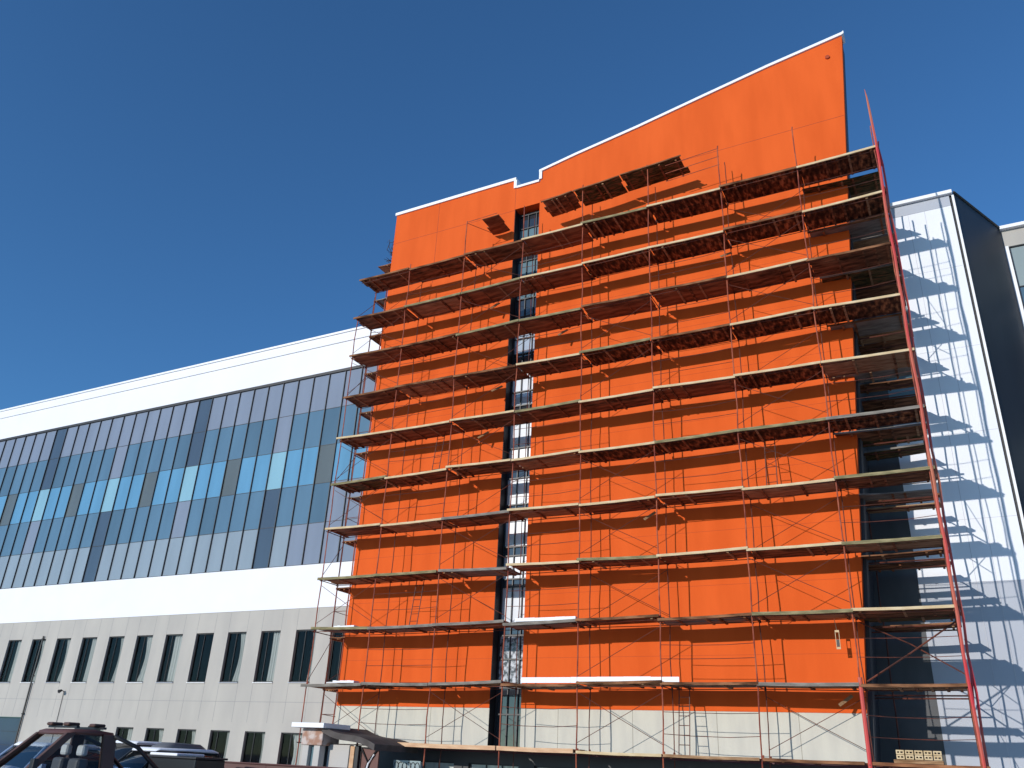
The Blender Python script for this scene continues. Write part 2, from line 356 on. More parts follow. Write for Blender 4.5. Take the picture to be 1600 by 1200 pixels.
# grey lower wall with windows
up, lo = [], []
for i in range(-3, 24):
    xl = -28.34 - 2.207 * i
    if xl + 1.24 > X1: continue
    up.append((xl, xl + 1.24, 4.68, 7.05)); 
    if i <= 6: lo.append((xl, xl + 1.26, .55, 2.52))
mb = MB(); wall_holes(mb, X0, X1, 0, 8.05, W + .03, up + lo + [(-52.6, -47.35, 0, 2.86)], .20); PW(mb.build('lower_wall', 'grey'))
mb = MB(); mb.box(-52.5, -47.4, W + .25, W + .33, 0, 2.85)
o = PW(mb.build('garage_door', 'gnavy'))
for z in (.7, 1.4, 2.1): dd = MB(); dd.box(-52.5, -47.4, W + .242, W + .26, z, z + .02); dd.build('door_rib', 'frame_dark', o)
mb = MB()
for i in range(-3, 24):
    xl = -28.34 - 2.207 * i
    for xx in (xl, xl + 1.24):
        if xx > X1: continue
        mb.box(xx - .006, xx + .006, W + .027, W + .06, 2.9, 4.67); mb.box(xx - .006, xx + .006, W + .027, W + .06, 7.06, 8.04)
mb.box(X0, X1, W + .0265, W + .06, 3.80, 3.815)
PW(mb.build('panel_joint', 'grey_joint'))
for n, (a, b_, c_, e) in enumerate(up + lo):
    fr = MB(); y0, y1 = W + .12, W + .19
    fr.box(a, a + .05, y0, y1, c_, e); fr.box(b_ - .05, b_, y0, y1, c_, e); fr.box(a + .05, b_ - .05, y0, y1, c_, c_ + .05); fr.box(a + .05, b_ - .05, y0, y1, e - .05, e)
    q = a + (.52 if n % 3 else .40); fr.box(q, q + .025, y0, y1, c_ + .05, e - .05)
    fo = PW(fr.build('window', 'frame_dark'))
    pn = MB(); pn.quad((a + .04, W + .155, c_ + .04), (b_ - .04, W + .155, c_ + .04), (b_ - .04, W + .155, e - .04), (a + .04, W + .155, e - .04)); pn.build('pane', 'win_glass', fo)
    rm = MB(); rm.box(a - .4, b_ + .4, W + 1.5, W + 1.6, c_ - .3, e + .3)
    for s_ in (0,): rm.quad((a - .4, W + .24, c_ - .3), (a - .4, W + 1.5, c_ - .3), (a - .4, W + 1.5, e + .3), (a - .4, W + .24, e + .3)); rm.quad((b_ + .4, W + .24, c_ - .3), (b_ + .4, W + 1.5, c_ - .3), (b_ + .4, W + 1.5, e + .3), (b_ + .4, W + .24, e + .3)); rm.quad((a - .4, W + .24, e + .3), (b_ + .4, W + .24, e + .3), (b_ + .4, W + 1.5, e + .3), (a - .4, W + 1.5, e + .3)); rm.quad((a - .4, W + .24, c_ - .3), (b_ + .4, W + .24, c_ - .3), (b_ + .4, W + 1.5, c_ - .3), (a - .4, W + 1.5, c_ - .3))
    rm.build('room_lining', 'room', fo)
    si = MB(); si.box(a, b_, W - .03, W + .12, c_ - .03, c_ - .002); si.build('sill', 'coping' if n % 2 else 'grey2', fo)
    rr = random.Random(n * 13 + 5)
    if rr.random() < .9:      # curtain gathered to one side
        cw = rr.uniform(.35, .85); cm = MB(); N = 22; x1c = b_ - .02; top = e + .02; pts = []
        sw = rr.uniform(-.15, .15)
        for j in range(2):
            zc = (c_ + .02, top)[j]
        rowsz = [c_ + .02 + (top - c_ - .02) * t / 6 for t in range(7)]
        for zi in range(6):
            for k in range(N):
                def pt(kk, zt_):
                    f_ = kk / N; wd = cw * (1 - .35 * math.sin(math.pi * (zt_ - c_) / (e - c_) * .9) * (1 if rr_s else .2))
                    return (x1c - wd + wd * f_, W + .26 + .03 * math.sin(f_ * 26), zt_)
                rr_s = (n % 3 != 0)
                cm.quad(pt(k, rowsz[zi]), pt(k + 1, rowsz[zi]), pt(k + 1, rowsz[zi + 1]), pt(k, rowsz[zi + 1]))
        cm.build('curtain', 'curtain', fo, smooth=True)
# pipe and little lamps on the wall
pp = thing('downpipe', 'thin black downpipe running down the grey wall beside the garage door', 'pipe', (-47.15, W - .05, 0))
mb = MB(); mb.tube([(0, 0, 0), (0, 0, 7.2)], .045, 8); mb.build('pipe', 'black', pp)
mb = MB()
for z in (1, 3, 5, 7): mb.box(-.07, .07, -.05, .07, z, z + .05)
mb.build('bracket', 'black', pp)
pl = thing('wall_lamp', 'small black lamp with a thin cable on the grey wall near the pipe', 'lamp', (-44.2, W - .02, 4.2))
mb = MB(); mb.tube([(0, -.28, -.02), (0, -.12, .06)], [.1, .05], 10); mb.build('lamp_head', 'black', pl)
mb = MB(); mb.tube([(0, -.12, .06), (0, .04, 0)], .02); mb.build('arm', 'black', pl)
mb = MB(); mb.tube([(0, .02, 0), (.02, .02, -1.2), (0, .02, -2.6)], .014, 5); mb.build('cable', 'black', pl)

# ---------------------------------------------------------------- white annex (right)
ann = thing('white_annex', 'white panelled building right of the scaffold, with a dark slate end wall', 'building', (0, W, 0))
def PA(o): o.parent = ann; o.matrix_parent_inverse = Matrix.Translation((0, -W, 0)); return o
mb = MB(); mb.box(redge(2) - .2, -1.18, W + .02, W + .4, 0, ROOF - .35); PA(mb.build('dark_panel_wall', 'slate'))
mb = MB(); mb.box(-1.18, -.06, W + .03, W + .4, 13.6, ROOF - .5); o = PA(mb.build('stair_window', 'gteal'))
f_ = MB()
for z in (15.2, 17.2, 19.2, 21.2): f_.box(-1.18, -.07, W + .005, W + .05, z, z + .05)
f_.build('window_frame', 'frame_dark', o)
mb = MB(); mb.box(-1.18, -.06, W + .01, W + .4, 7.8, 13.597); mb.box(-.057, 2.1, W, W + .4, 7.8, ROOF - .12); PA(mb.build('wall', 'white'))
mb = MB(); mb.box(-1.18, 2.1, W + .012, W + .4, 0, 7.797); o = PA(mb.build('wall', 'grey2')); tag(o, 'light grey lower cladding')
mb = MB(); mb.box(-1.178, -.07, W - .02, W + .4, ROOF - .498, ROOF - .38); mb.box(-3, -1.18, W - .02, W + .4, ROOF - .348, ROOF - .2); PA(mb.build('coping', 'dark'))
mb = MB(); mb.box(-.075, 2.22, W - .16, W + .5, ROOF - .118, ROOF + .03); PA(mb.build('coping', 'coping'))
mb = MB(); mb.box(-.057, 2.1, W - .012, W + .02, ROOF - .62, ROOF - .12); PA(mb.build('upper_band', 'grey2'))  # grey strip paints the coping's shadow onto the top of the white wall
mb = MB(); mb.box(-.07, -.02, W - .04, W + .01, 8, ROOF - .12); PA(mb.build('corner_trim', 'coping'))
mb = MB()
for x in (.55, 1.15, 1.75): mb.box(x - .007, x + .007, W - .003, W + .05, 0.1, ROOF - .13)
for z in (19.7, 16.3, 13.0, 9.9): mb.box(-.05, 2.09, W - .0035, W + .05, z, z + .012)
PA(mb.build('panel_joint', 'white_joint'))
mb = MB(); mb.box(2.1, 2.19, W + .08, W + .4, 0, ROOF - .12); PA(mb.build('corner_gap', 'black'))
mb = MB(); mb.box(2.19, 2.27, W - .02, W + .4, 0, ROOF - .12); PA(mb.build('corner_trim', 'coping'))
# oblique dark end wall
A, B = Vector((2.27, W + .05)), Vector((3.93, 35.04))
mb = MB(); n_ = Vector((-(B - A).y, (B - A).x)).normalized() * .3
for z0, z1, m_ in ((0, ROOF - .02, 0),):
    pts = [A, B, B + n_, A + n_]
    i = len(mb.v)
    for z in (z0, z1):
        for p in pts: mb.v.append((p.x, p.y, z))
    for q in ((0, 3, 2, 1), (4, 5, 6, 7), (0, 1, 5, 4), (1, 2, 6, 5), (2, 3, 7, 6), (3, 0, 4, 7)): mb.f.append(tuple(i + k for k in q)); mb.mi.append(0)
PA(mb.build('end_wall', 'dark'))
mb = MB(); mb.tube([(A.x + .02, A.y - .03, ROOF + .0), (B.x + .02, B.y - .03, ROOF + .0)], .05, 4); PA(mb.build('coping', 'black'))

gb = thing('glass_block', 'set back glazed building block at the far right edge', 'building', (10, 35.04, 0))
def PG(o): o.parent = gb; o.matrix_parent_inverse = Matrix.Translation((-10, -35.04, 0)); return o
Y3 = 35.04
mb = MB(); mb.box(3.95, 22, Y3 + .3, Y3 + 9, 0, ROOF - .1); PG(mb.build('core_wall', 'dark'))
mb = MB(); mb.box(3.90, 22, Y3 - .2, Y3 + .6, ROOF - .1, ROOF + .05); PG(mb.build('coping', 'coping'))
mb = MB(); mb.box(3.96, 22, Y3, Y3 + .28, 22.2, ROOF - .103); PG(mb.build('upper_band', 'grey'))
mb = MB(); mb.box(3.96, 4.07, Y3 - .06, Y3 + .28, 0, 22.197); PG(mb.build('corner_trim', 'coping'))
for i in range(8):
    xl = 4.13 + i * 1.5
    mb = MB()
    for r, (z0, z1, m_) in enumerate([(20.3, 22.15, 0), (18.0, 20.25, 1), (14.0, 17.95, 2), (12.2, 13.95, 0), (8, 12.15, 2), (0, 7.95, 2)]):
        mb.m = m_; mb.quad((xl, Y3 + .1, z0), (xl + 1.45, Y3 + .1, z0), (xl + 1.45, Y3 + .1, z1), (xl, Y3 + .1, z1))
    b = PG(mb.build('glazing_bay', ['gpale', 'gB2', 'gnavy']))
    mu = MB(); mu.box(xl - .045, xl - .005, Y3 + .02, Y3 + .2, 0, 22.197); mu.build('mullion', 'frame_dark', b)
    for z in (20.28, 17.98, 13.98, 12.18, 7.98): mu = MB(); mu.box(xl, xl + 1.45, Y3 + .06, Y3 + .2, z - .025, z + .025); mu.build('transom', 'frame_dark', b)
    mu = MB(); mu.box(xl, xl + 1.45, Y3 + .03, Y3 + .09, 19.2, 19.28); mu.build('rail', 'coping', b)

# ---------------------------------------------------------------- scaffolding
LV = [2.12 + 2.013 * k for k in range(12)]
PX = [-22.88, -20.17, -17.25, -14.32, -11.52, -8.67, -5.73, -2.87, -0.20]
YO, YI = 26.50, 27.52
scaf = thing('front_scaffold', 'rust red tube scaffold standing across the orange front wall', 'scaffolding', (-11.5, YO, 0))
def PS(o): o.parent = scaf; o.matrix_parent_inverse = Matrix.Translation((11.5, -YO, 0)); return o
rs = random.Random(3)
tops_o = [LV[10] - 1.9, LV[10] + .3, 24.1, LV[11] - .2, 24.3, 24.4, 24.35, 24.25, 23.3]
tops_i = [LV[10] - .3, LV[10] + .2, LV[10] + .4, 24.2, 24.3, 24.0, 24.3, 23.2, 22.4]
XW = {}
for i, x in enumerate(PX):
    for (y, tp, nm) in ((YO, tops_o[i], 0), (YI, tops_i[i], 1)):
        mb = MB(); pts = []; z = 0.0
        while z < tp:
            dx = rs.uniform(-.03, .03); pts.append((x + dx, y + rs.uniform(-.02, .02), z)); XW[(i, nm, len(pts))] = dx; z += 1.0065
        pts.append((x, y, tp))
        mb.tube(pts, .022 if nm == 0 else .017, 6)
        for k in range(11):
            if LV[k] < tp: mb.tube([(x + .01, y, LV[k] - .10), (x + .01, y, LV[k] + .08)], .036, 6)
        mb.tube([(x, y, 0), (x, y, .04)], .11, 8)
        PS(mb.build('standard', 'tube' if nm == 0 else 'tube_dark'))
for k in range(11):
    for i, x in enumerate(PX):
        if k == 10 and i in (0,): continue
        if k >= 10 and i == 8: continue
        mb = MB(); z = LV[k] - .07; mb.tube([(x, YO - .12, z), (x, YI + .1, z)], .018, 5)
        
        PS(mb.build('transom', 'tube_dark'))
for k in range(11):
    z = LV[k] - .075
    for (y, r) in ((YO, .014), (YI, .014)):
        mb = MB(); mb.tube([(PX[0] - .05, y, z)] + [(x, y, z + rs.uniform(-.02, .02)) for x in PX[1:-1]] + [(PX[8] + .1, y, z)], r, 5)
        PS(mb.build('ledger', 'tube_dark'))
for k in range(0, 10):
    for b in range(8):
        x0, x1 = PX[b], PX[b + 1]; z0 = LV[k]
        mb = MB()
        if b % 2 == 0:
            if rs.random() < .82 or k == 0:
                yb = YO + .03 if (k + b) % 3 else YI - .03
                mb.tube([(x0, yb, z0 + .25), ((x0 + x1) / 2, yb, z0 + 1.0), (x1, yb, z0 + 1.75)], .010, 5)
                if rs.random() < .8 or k == 0: mb.tube([(x0, yb + .03, z0 + 1.75), ((x0 + x1) / 2, yb + .03, z0 + .98), (x1, yb + .03, z0 + .25)], .010, 5)
                PS(mb.build('brace', 'tube_dark'))
        else:
            if rs.random() < .75 or k == 0:
                for h in (rs.uniform(.55, .75), rs.uniform(1.1, 1.3)):
                    s_ = rs.uniform(.0, .07)
                    mb = MB(); mb.tube([(x0, YO, z0 + h), (x0 * .7 + x1 * .3, YO, z0 + h - s_ * .8), (x0 * .3 + x1 * .7, YO, z0 + h - s_), (x1, YO, z0 + h)], .010, 5)
                    PS(mb.build('guard_rail', 'tube_dark'))
# top open guard frames
for z in (24.15, 23.75, 23.35): mb = MB(); mb.tube([(-7.9, YO, z - .05), (PX[6] + .02, YO, z + .08)], .014, 5); PS(mb.build('guard_rail', 'tube'))
for a_, b_ in (((-17.25, YO, 24.05), (-15.7, YO, 24.1)), ((-17.25, YO, 24.0), (-16.5, YI, 23.9)), ((-17.25, YI, 23.0), (-15.8, YI, 23.1))): mb = MB(); mb.tube([a_, b_], .014, 5); PS(mb.build('guard_rail', 'tube'))
# lower part of the second last standard is painted red
mb = MB(); mb.tube([(PX[7], YO - .06, 0), (PX[7] + .01, YO - .06, 4.3)], .06, 8); PS(mb.build('red_post', 'red'))
# red mast at the right end
mast = thing('red_mast', 'tall red steel mast at the right end of the scaffold', 'mast', (-.14, YO - .16, 0))
mb = MB(); pts = []
for k in range(25):
    z = k * .98; pts.append((rs.uniform(-.03, .03), 0, z))
mb.tube(pts + [(-.01, 0, 24.1), (-.02, 0, 24.5), (-.05, 0, 24.9)], [.046] * 25 + [.04, .03, .008], 6); mb.build('chord', 'red', mast)
mb = MB(); mb.tube([(.10 + rs.uniform(-.03, .03), .27, k * .98) for k in range(23)] + [(.06, .24, 22.4)], .040, 6); mb.build('chord', 'red', mast)
for k in range(1, 12):
    mb = MB(); mb.tube([(0, 0, k * 2 - .5), (.10, .27, k * 2 + .6)], .03, 5); mb.build('lacing', 'red', mast)

# right return scaffold in the recess
rsc = thing('recess_scaffold', 'dark tube scaffold in the shaded recess behind the red mast', 'scaffolding', (-1.5, 29, 0))
def PR(o): o.parent = rsc; o.matrix_parent_inverse = Matrix.Translation((1.5, -29, 0)); return o
for (x, y) in ((-.2, 28.0), (-.22, 29.1), (-.18, 30.1), (-2.4, 30.9)):
    tp = 22.9 if x > -1 else 22.2
    mb = MB(); mb.tube([(x + rs.uniform(-.03, .03), y, z * 1.2) for z in range(int(tp / 1.2) + 1)] + [(x, y, tp)], .028, 6); PR(mb.build('standard', 'tube_dark'))
for k in range(11):
    z = LV[k] - .08
    mb = MB(); mb.tube([(-.2, 27.5, z), (-.2, 31.2, z)], .024, 5); PR(mb.build('ledger', 'tube_dark'))
    if k % 4 == 0 and k < 10:
        mb = MB(); mb.tube([(-.2, 28, z + .3), (-.2, 30.1, z + 1.8)], .011, 5); PR(mb.build('brace', 'tube_dark'))
    else:
        if k in (1, 3, 7):
            mb = MB(); mb.tube([(-.2, 28, z + 1.0), (-.2, 30.1, z + 1.06)], .014, 5); mb.tube([(-.2, 28, z + 1.7), (-.2, 30.1, z + .3)], .014, 5); PR(mb.build('brace', 'tube_dark'))
    for yy in (29.1, 30.1): mb = MB(); mb.tube([(-2.9, yy, z - .01), (-.15, yy, z)], .024, 5); PR(mb.build('transom', 'tube_dark'))
mb = MB(); mb.tube([(-2.8, 27.6, 4.3), (-1.5, 27.6, 5.1), (-.2, 27.6, 5.95)], .026, 6); mb.tube([(-2.8, 27.7, 6.0), (-1.5, 27.7, 5.35), (-.2, 27.7, 4.5)], .02, 6); PR(mb.build('brace', 'tube_dark'))
# left return scaffold
lsc = thing('side_scaffold', 'rust red tube scaffold along the left side of the orange tower', 'scaffolding', (-23.2, 29.5, 0))
def PL(o): o.parent = lsc; o.matrix_parent_inverse = Matrix.Translation((23.2, -29.5, 0)); return o
for (x, y) in ((-23.4, 28.2), (-23.4, 30.9), (-22.75, 28.2), (-22.75, 30.9)):
    mb = MB(); mb.tube([(x + rs.uniform(-.03, .03), y, z * 1.2) for z in range(19)] + [(x, y, 23.2)], .027, 6); PL(mb.build('standard', 'tube' if y < 29 else 'tube_dark'))
for k in range(11):
    z = LV[k] - .08
    mb = MB(); mb.tube([(-23.4, 28.1, z), (-23.4, 31.1, z)], .024, 5); mb.tube([(-22.75, 28.1, z), (-22.75, 31.1, z)], .022, 5); PL(mb.build('ledger', 'tube_dark'))
    mb = MB()
    if k % 2: mb.tube([(-23.4, 28.2, z + .3), (-23.4, 30.9, z + 1.8)], .013, 5)
    else: mb.tube([(-23.4, 28.2, z + 1.1), (-23.4, 30.9, z + 1.0)], .013, 5); mb.tube([(-23.4, 28.2, z + 1.1), (-22.75, 28.2, z + 1.1)], .013, 5)
    PL(mb.build('brace', 'tube_dark'))
    if k % 2:
        mb = MB(); mb.tube([(PX[0], YO, z + .2), ((PX[0] - 23.4) / 2, 27.4, z + 1.1), (-23.4, 28.2, z + 1.9)], .013, 5); PL(mb.build('brace', 'tube_dark'))

# decks
looks = {'ply_dark': 'dark brown', 'ply_red': 'red brown', 'ply_brown': 'mid brown', 'ply_moss': 'mossy dark', 'ply_grey': 'weathered grey', 'ply_slat': 'slatted brown'}
def deck(x0, x1, y0, y1, z, m, label, group, edge=None, battens=True, nb=3, tilt=0.0, seed=0, ecap=.05):
    r = random.Random(seed); t = thing('scaffold_deck', label, 'scaffold deck', ((x0 + x1) / 2, (y0 + y1) / 2, z), 0, group)
    L = x1 - x0; cy = (y0 + y1) / 2; hw = (y1 - y0) / 2
    mb = MB(); N = 5; wb = (y1 - y0) / nb
    for b in range(nb):
        ya = -hw + b * wb + .006; yb = ya + wb - .012; dz = r.uniform(-.012, .012); sg = r.uniform(.0, .035)
        xa, xb = -L / 2 + r.uniform(-.05, .10), L / 2 + r.uniform(-.08, .06)
        th = .038; i0 = len(mb.v)
        for k in range(N + 1):
            f_ = k / N; x = xa + (xb - xa) * f_; zz_ = dz - sg * math.sin(math.pi * f_) + tilt * (f_ - .5)
            mb.v += [(x, ya, zz_ - th), (x, yb, zz_ - th), (x, yb, zz_), (x, ya, zz_)]
        for k in range(N):
            a_ = i0 + 4 * k; c_ = a_ + 4
            for p in range(4): mb.f.append((a_ + p, c_ + p, c_ + (p + 1) % 4, a_ + (p + 1) % 4)[::-1]); mb.mi.append(0)
        mb.f.append((i0, i0 + 3, i0 + 2, i0 + 1)); mb.mi.append(0); e_ = i0 + 4 * N
        mb.f.append((e_, e_ + 1, e_ + 2, e_ + 3)); mb.mi.append(0)
    o_ = mb.build('boards', m, t)
    if edge:
        eb = MB(); i0 = 0
        pts = [(-L / 2, tilt * -.5), (0, -.015), (L / 2, tilt * .5)]
        for (xa, za), (xb, zb) in zip(pts, pts[1:]):
            i = len(eb.v)
            for (x, zz_) in ((xa, za), (xb, zb)): eb.v += [(x, -hw - .045, zz_ - ecap), (x, -hw - .002, zz_ - ecap), (x, -hw - .002, zz_ + .012), (x, -hw - .045, zz_ + .012)]
            for p in range(4): eb.f.append((i + p, i + 4 + p, i + 4 + (p + 1) % 4, i + (p + 1) % 4)[::-1]); eb.mi.append(0)
            eb.f.append((i, i + 3, i + 2, i + 1)); eb.mi.append(0); eb.f.append((i + 4, i + 5, i + 6, i + 7)); eb.mi.append(0)
        eb.build('edge_board', edge, t)
    if battens:
        for q in sorted(r.sample([-.42, -.3, -.15, 0, .14, .28, .41], r.choice([2, 3, 4]))):
            bb = MB(); x = q * L; bb.box(x - .035, x + .035, -hw + .03, hw - .02, -.10, -.052); bb.build('batten', r.choice(['ply_dark', 'ply_red', 'ply_brown']), t)
    return t
def pick(k, b, r):
    if k >= 5 and b >= 4 and r.random() < .6: return 'ply_slat'
    if k >= 5: return r.choices(['ply_dark', 'ply_red', 'ply_moss', 'ply_brown'], [4, 4, 2.5 if b > 3 else .6, 1.0])[0]
    return r.choices(['ply_dark', 'ply_red', 'ply_brown', 'ply_grey'], [2, 2, 2, 1.2])[0]
edge_tab = {  # (level) -> material per bay, - none, p pale, o olive, g grey, d dark, w white
    1: 'gggdddgd', 2: 'ogggddop', 3: 'oogpoppo', 4: 'ppgppppo', 5: 'oppppoog', 6: 'pppopppp', 7: 'dddpodpp', 8: 'ddooddpd', 9: 'doopppdp', 10: 'dddpopdp'}
EM = {'g': 'ply_grey', 'd': 'ply_dark', 'p': 'pale', 'o': 'olive'}
for k in range(1, 11):
    for b in range(8):
        r = random.Random(k * 31 + b)
        x0 = PX[b] - (.12 if b == 0 else 0) + r.uniform(-.05, .05); x1 = PX[b + 1] + r.uniform(-.03, .06) + (.1 if b == 7 else 0)
        m = pick(k, b, r); ch = edge_tab[k][b]
        y1 = F - .37 + r.uniform(-.05, .05)
        deck(x0, x1, OUT + r.uniform(-.03, .03), y1, LV[k] + r.uniform(-.05, .05) + (.0 if b % 2 else .02), m,
             '%s scaffold deck, %s level from top, %s bay from left' % (looks[m], ORD[11 - k], ORD[b + 1]),
             'timber decks of the front scaffold', EM[ch], True, r.choice([3, 3, 4, 2]), r.uniform(-.09, .09), k * 77 + b, ecap=.07 if ch in 'dp' else .085)
# base deck
for b, (x0, x1, e) in enumerate([(-18.4, -14.4, 'tan'), (-14.35, -11.6, 'tan'), (-11.5, -8.7, 'pale'), (-8.65, -5.8, 'ply_brown'), (-5.7, -3.0, 'ply_dark'), (-2.8, .0, 'ply_red')]):
    deck(x0, x1, OUT, F - .4, LV[0] + (.05 if b < 2 else 0), 'ply_red', 'low timber deck above the ground floor fascia, %s from left' % ORD[b + 1], 'timber decks of the front scaffold', e, True, 3, 0, 900 + b, ecap=.12 if b < 2 else .07)
# extra top decks
for x0, x1, lab in ((-13.45, -12.0, 'leftmost'), (-11.95, -9.85, 'middle'), (-9.8, -7.2, 'rightmost')):
    deck(x0, x1, OUT, F - .45, 24.0 + (x0 + 13.4) * .07, 'ply_dark' if x0 < -13 else 'ply_moss', '%s of the three dark decks raised above the top scaffold level' % lab, 'raised top decks', 'ply_dark', True, 3, .12, int(-x0 * 10), .04)
deck(-16.6, -15.75, 26.6, F - .1, 24.1, 'ply_red', 'small brown board deck high up left of the glass slot', None, None, False, 2, 0.02, 5)
# recess decks
for k in range(1, 11):
    r = random.Random(500 + k)
    y = F - .3
    segs = []
    if k >= 7: segs = [(27.68, 28.75), (28.85, 29.95), (30.0, 31.2)]
    elif k >= 5: segs = [(27.8, 28.7), (28.95, 29.7), (30.2, 31.1)]
    elif k >= 3: segs = [(28.0, 28.6), (29.2, 29.8), (30.3, 30.9)]
    elif k == 2: segs = [(27.7, 28.6), (29.6, 30.3)]
    else: segs = [(28.1, 28.6)]
    nms = ['front', 'middle', 'rear'] if len(segs) == 3 else ['front', 'rear']
    for q, (ya, yb) in enumerate(segs):
        m = r.choice(['ply_dark', 'ply_dark', 'ply_brown', 'ply_grey', 'ply_moss'])
        deck(-2.9 + r.uniform(-.1, .3), -.12 + r.uniform(-.05, .1), ya, yb, LV[k] + r.uniform(-.12, .12), m,
             '%s boards in the dark recess, %s level from top, %s row' % (looks[m], ORD[11 - k], nms[q]), 'timber decks of the recess scaffold', r.choice([None, 'ply_grey', 'ply_dark']), True, 2, r.uniform(-.08, .08), 3000 + k * 10 + q)
# left side decks
for k in range(1, 12):
    r = random.Random(700 + k); m = r.choice(['ply_dark', 'ply_grey', 'ply_red'])
    deck(-23.45, -22.62, 28.15, 31.2, LV[k] + r.uniform(-.04, .04), m, '%s deck end poking out left of the orange tower, %s from the top' % (looks[m], ORD[12 - k]), 'timber decks of the side scaffold', None, True, 2, 0, 4000 + k)

# snow and white boards on decks
def plank(x0, x1, y0, y1, z0, z1, label, m='snow', name='white_board', cat='board'):
    t = MB(); n = 6; r = random.Random(int(x0 * 100)); 
    for k in range(n):
        xa = x0 + (x1 - x0) * k / n; xb = x0 + (x1 - x0) * (k + 1) / n
        t.box(xa, xb - .004, y0, y1, z0, z1 - r.uniform(0, .02))
    o = t.build(name, m); tag(o, label, cat)
plank(-13.6, -8.1, 26.48, 26.52, LV[1] + .03, LV[1] + .22, 'long white board lying along the lowest full deck level')
plank(-13.9, -11.6, 26.44, 26.6, LV[2] + .03, LV[2] + .15, 'short white board at the slot on the second lowest deck')
plank(-21.9, -20.9, 26.44, 26.9, LV[2] + .03, LV[2] + .13, 'heap of snow on the second lowest deck near its left end', 'snow', 'snow_heap', 'snow')
plank(-21.6, -20.6, 26.44, 26.8, LV[1] + .03, LV[1] + .12, 'heap of snow on the lowest full deck near its left end', 'snow', 'snow_heap', 'snow')
# dangling straps (short angled offcuts under the decks)
for i, (x, k, dx) in enumerate([(-16.2, 9, .5), (-12.9, 8, .35), (-16.4, 6, .5), (-9.4, 4, .4), (-15.9, 7, .55), (-3.6, 1, .6), (-6.1, 9, .3)]):
    mb = MB(); z = LV[k] - .06; mb.box(-.045, .045, -.012, .012, -.0, .55); o = mb.build('loose_board', 'ply_brown')
    o.location = (x, 27.3, z - .45); o.rotation_euler = (R(-35), R(35 + i * 3), 0)
    tag(o, 'loose board under the %s deck from top, %s' % (ORD[11 - k], 'left of the glass slot' if x < -15 else 'right of the glass slot'), 'board', 'loose boards under the decks')
# tangled netting
nt_ = thing('wire_tangle', 'tangled dark wire netting sticking out left of the tower top', 'netting', (-23.0, 28.6, LV[11]))
for j in range(26):
    mb = MB(); r = random.Random(j); a0 = r.uniform(0, 6.28); pts = []
    bx, bz = r.uniform(-.25, .35), r.uniform(0, 1.5)
    for t in range(7): pts.append((bx + t * r.uniform(-.07, .03), r.uniform(-.25, .25), bz + .13 * t * r.uniform(.3, 1) * (1 if j % 2 else -.2)))
    mb.tube(pts, .012, 4); mb.build('wire', 'galv', nt_)
# ladders
for i, (x, k, lab) in enumerate([(-8.2, 0, 'beige base wall'), (-18.6, 2, 'orange wall left of the slot'), (-18.2, 5, 'orange wall high up left of the slot'), (-4.9, 4, 'orange wall near the right end')]):
    t = thing('ladder', 'narrow dark ladder leaning against the %s' % lab, 'ladder', (x, 27.2, LV[k] + .02), 0, 'ladders inside the scaffold')
    for s_ in (-.17, .17): mb = MB(); mb.tube([(s_, -.15, 0), (s_, .12, 1.95)], .017, 5); mb.build('rail', 'tube_dark', t)
    for q in range(6): mb = MB(); mb.tube([(-.17, -.15 + .27 * (q + 1) / 7, 1.95 * (q + 1) / 7), (.17, -.15 + .27 * (q + 1) / 7, 1.95 * (q + 1) / 7)], .012, 5); mb.build('rung', 'tube_dark', t)
# hanging tool on the right
t = thing('hanging_tool', 'small steel frame hanging on the orange wall near its lower right corner', 'tool', (-3.45, 27.4, 5.2))
mb = MB()
mb.box(-.06, -.045, -.01, .01, 0, .55); mb.box(.045, .06, -.01, .01, 0, .55); mb.box(-.045, .045, -.01, .01, 0, .06); mb.box(-.045, .045, -.01, .01, .49, .55); mb.build('frame', 'pale', t)
mb = MB(); mb.box(-.04, .04, -.008, .008, .07, .28); mb.build('blade', 'black', t)
mb = MB(); mb.tube([(0, 0, .55), (-.05, .05, .9)], .01, 5); mb.build('hook', 'pale', t)
# crate of bricks at right bottom
t = thing('brick_pallet', 'tan pallet of hollow bricks on the low deck in the dark recess', 'pallet', (-1.7, 27.1, LV[0] + .02))
for i in range(5):
    for j in range(2):
        mb = MB(); x = -.52 + i * .23; z = .1 + j * .12; r = random.Random(i * 2 + j)
        mb.box(x, x + .2, -.2, .2, z, z + .035); mb.box(x, x + .2, -.2, .2, z + .075, z + .11)
        for q in (0, .08, .17): mb.box(x + q, x + q + .03, -.199, .199, z + .035, z + .075)
        mb.build('hollow_brick', 'pale', t)
mb = MB(); 
for y in (-.2, 0, .17): mb.box(-.6, .62, y, y + .05, 0, .06)
mb.box(-.6, .62, -.22, .24, .06, .085); mb.build('pallet_base', 'ply_brown', t)

# ---------------------------------------------------------------- entrance porch
pc = thing('entrance_porch', 'plastered entrance porch with white capped pillar and dark curved canopy', 'porch', (-19.5, 25, 0))
def PP(o): o.parent = pc; o.matrix_parent_inverse = Matrix.Translation((19.5, -25, 0)); return o
mb = MB(); mb.box(-21.52, -20.08, 24.4, 25.9, 2.50, 2.66); PP(mb.build('cap', 'coping', bevel=.02))
mb = MB(); mb.box(-21.28, -20.35, 24.75, 25.7, 1.95, 2.498); PP(mb.build('pillar_head', 'stone', bevel=.03))
mb = MB(); mb.box(-21.22, -20.95, 24.8, 25.1, 0, 1.948); mb.box(-20.72, -20.45, 24.8, 25.1, 0, 1.948); PP(mb.build('pillar', 'plaster', bevel=.02))
mb = MB(); mb.box(-20.94, -20.73, 24.95, 25.6, 0, 1.94); PP(mb.build('side_window', 'gteal'))
mb = MB(); N = 12
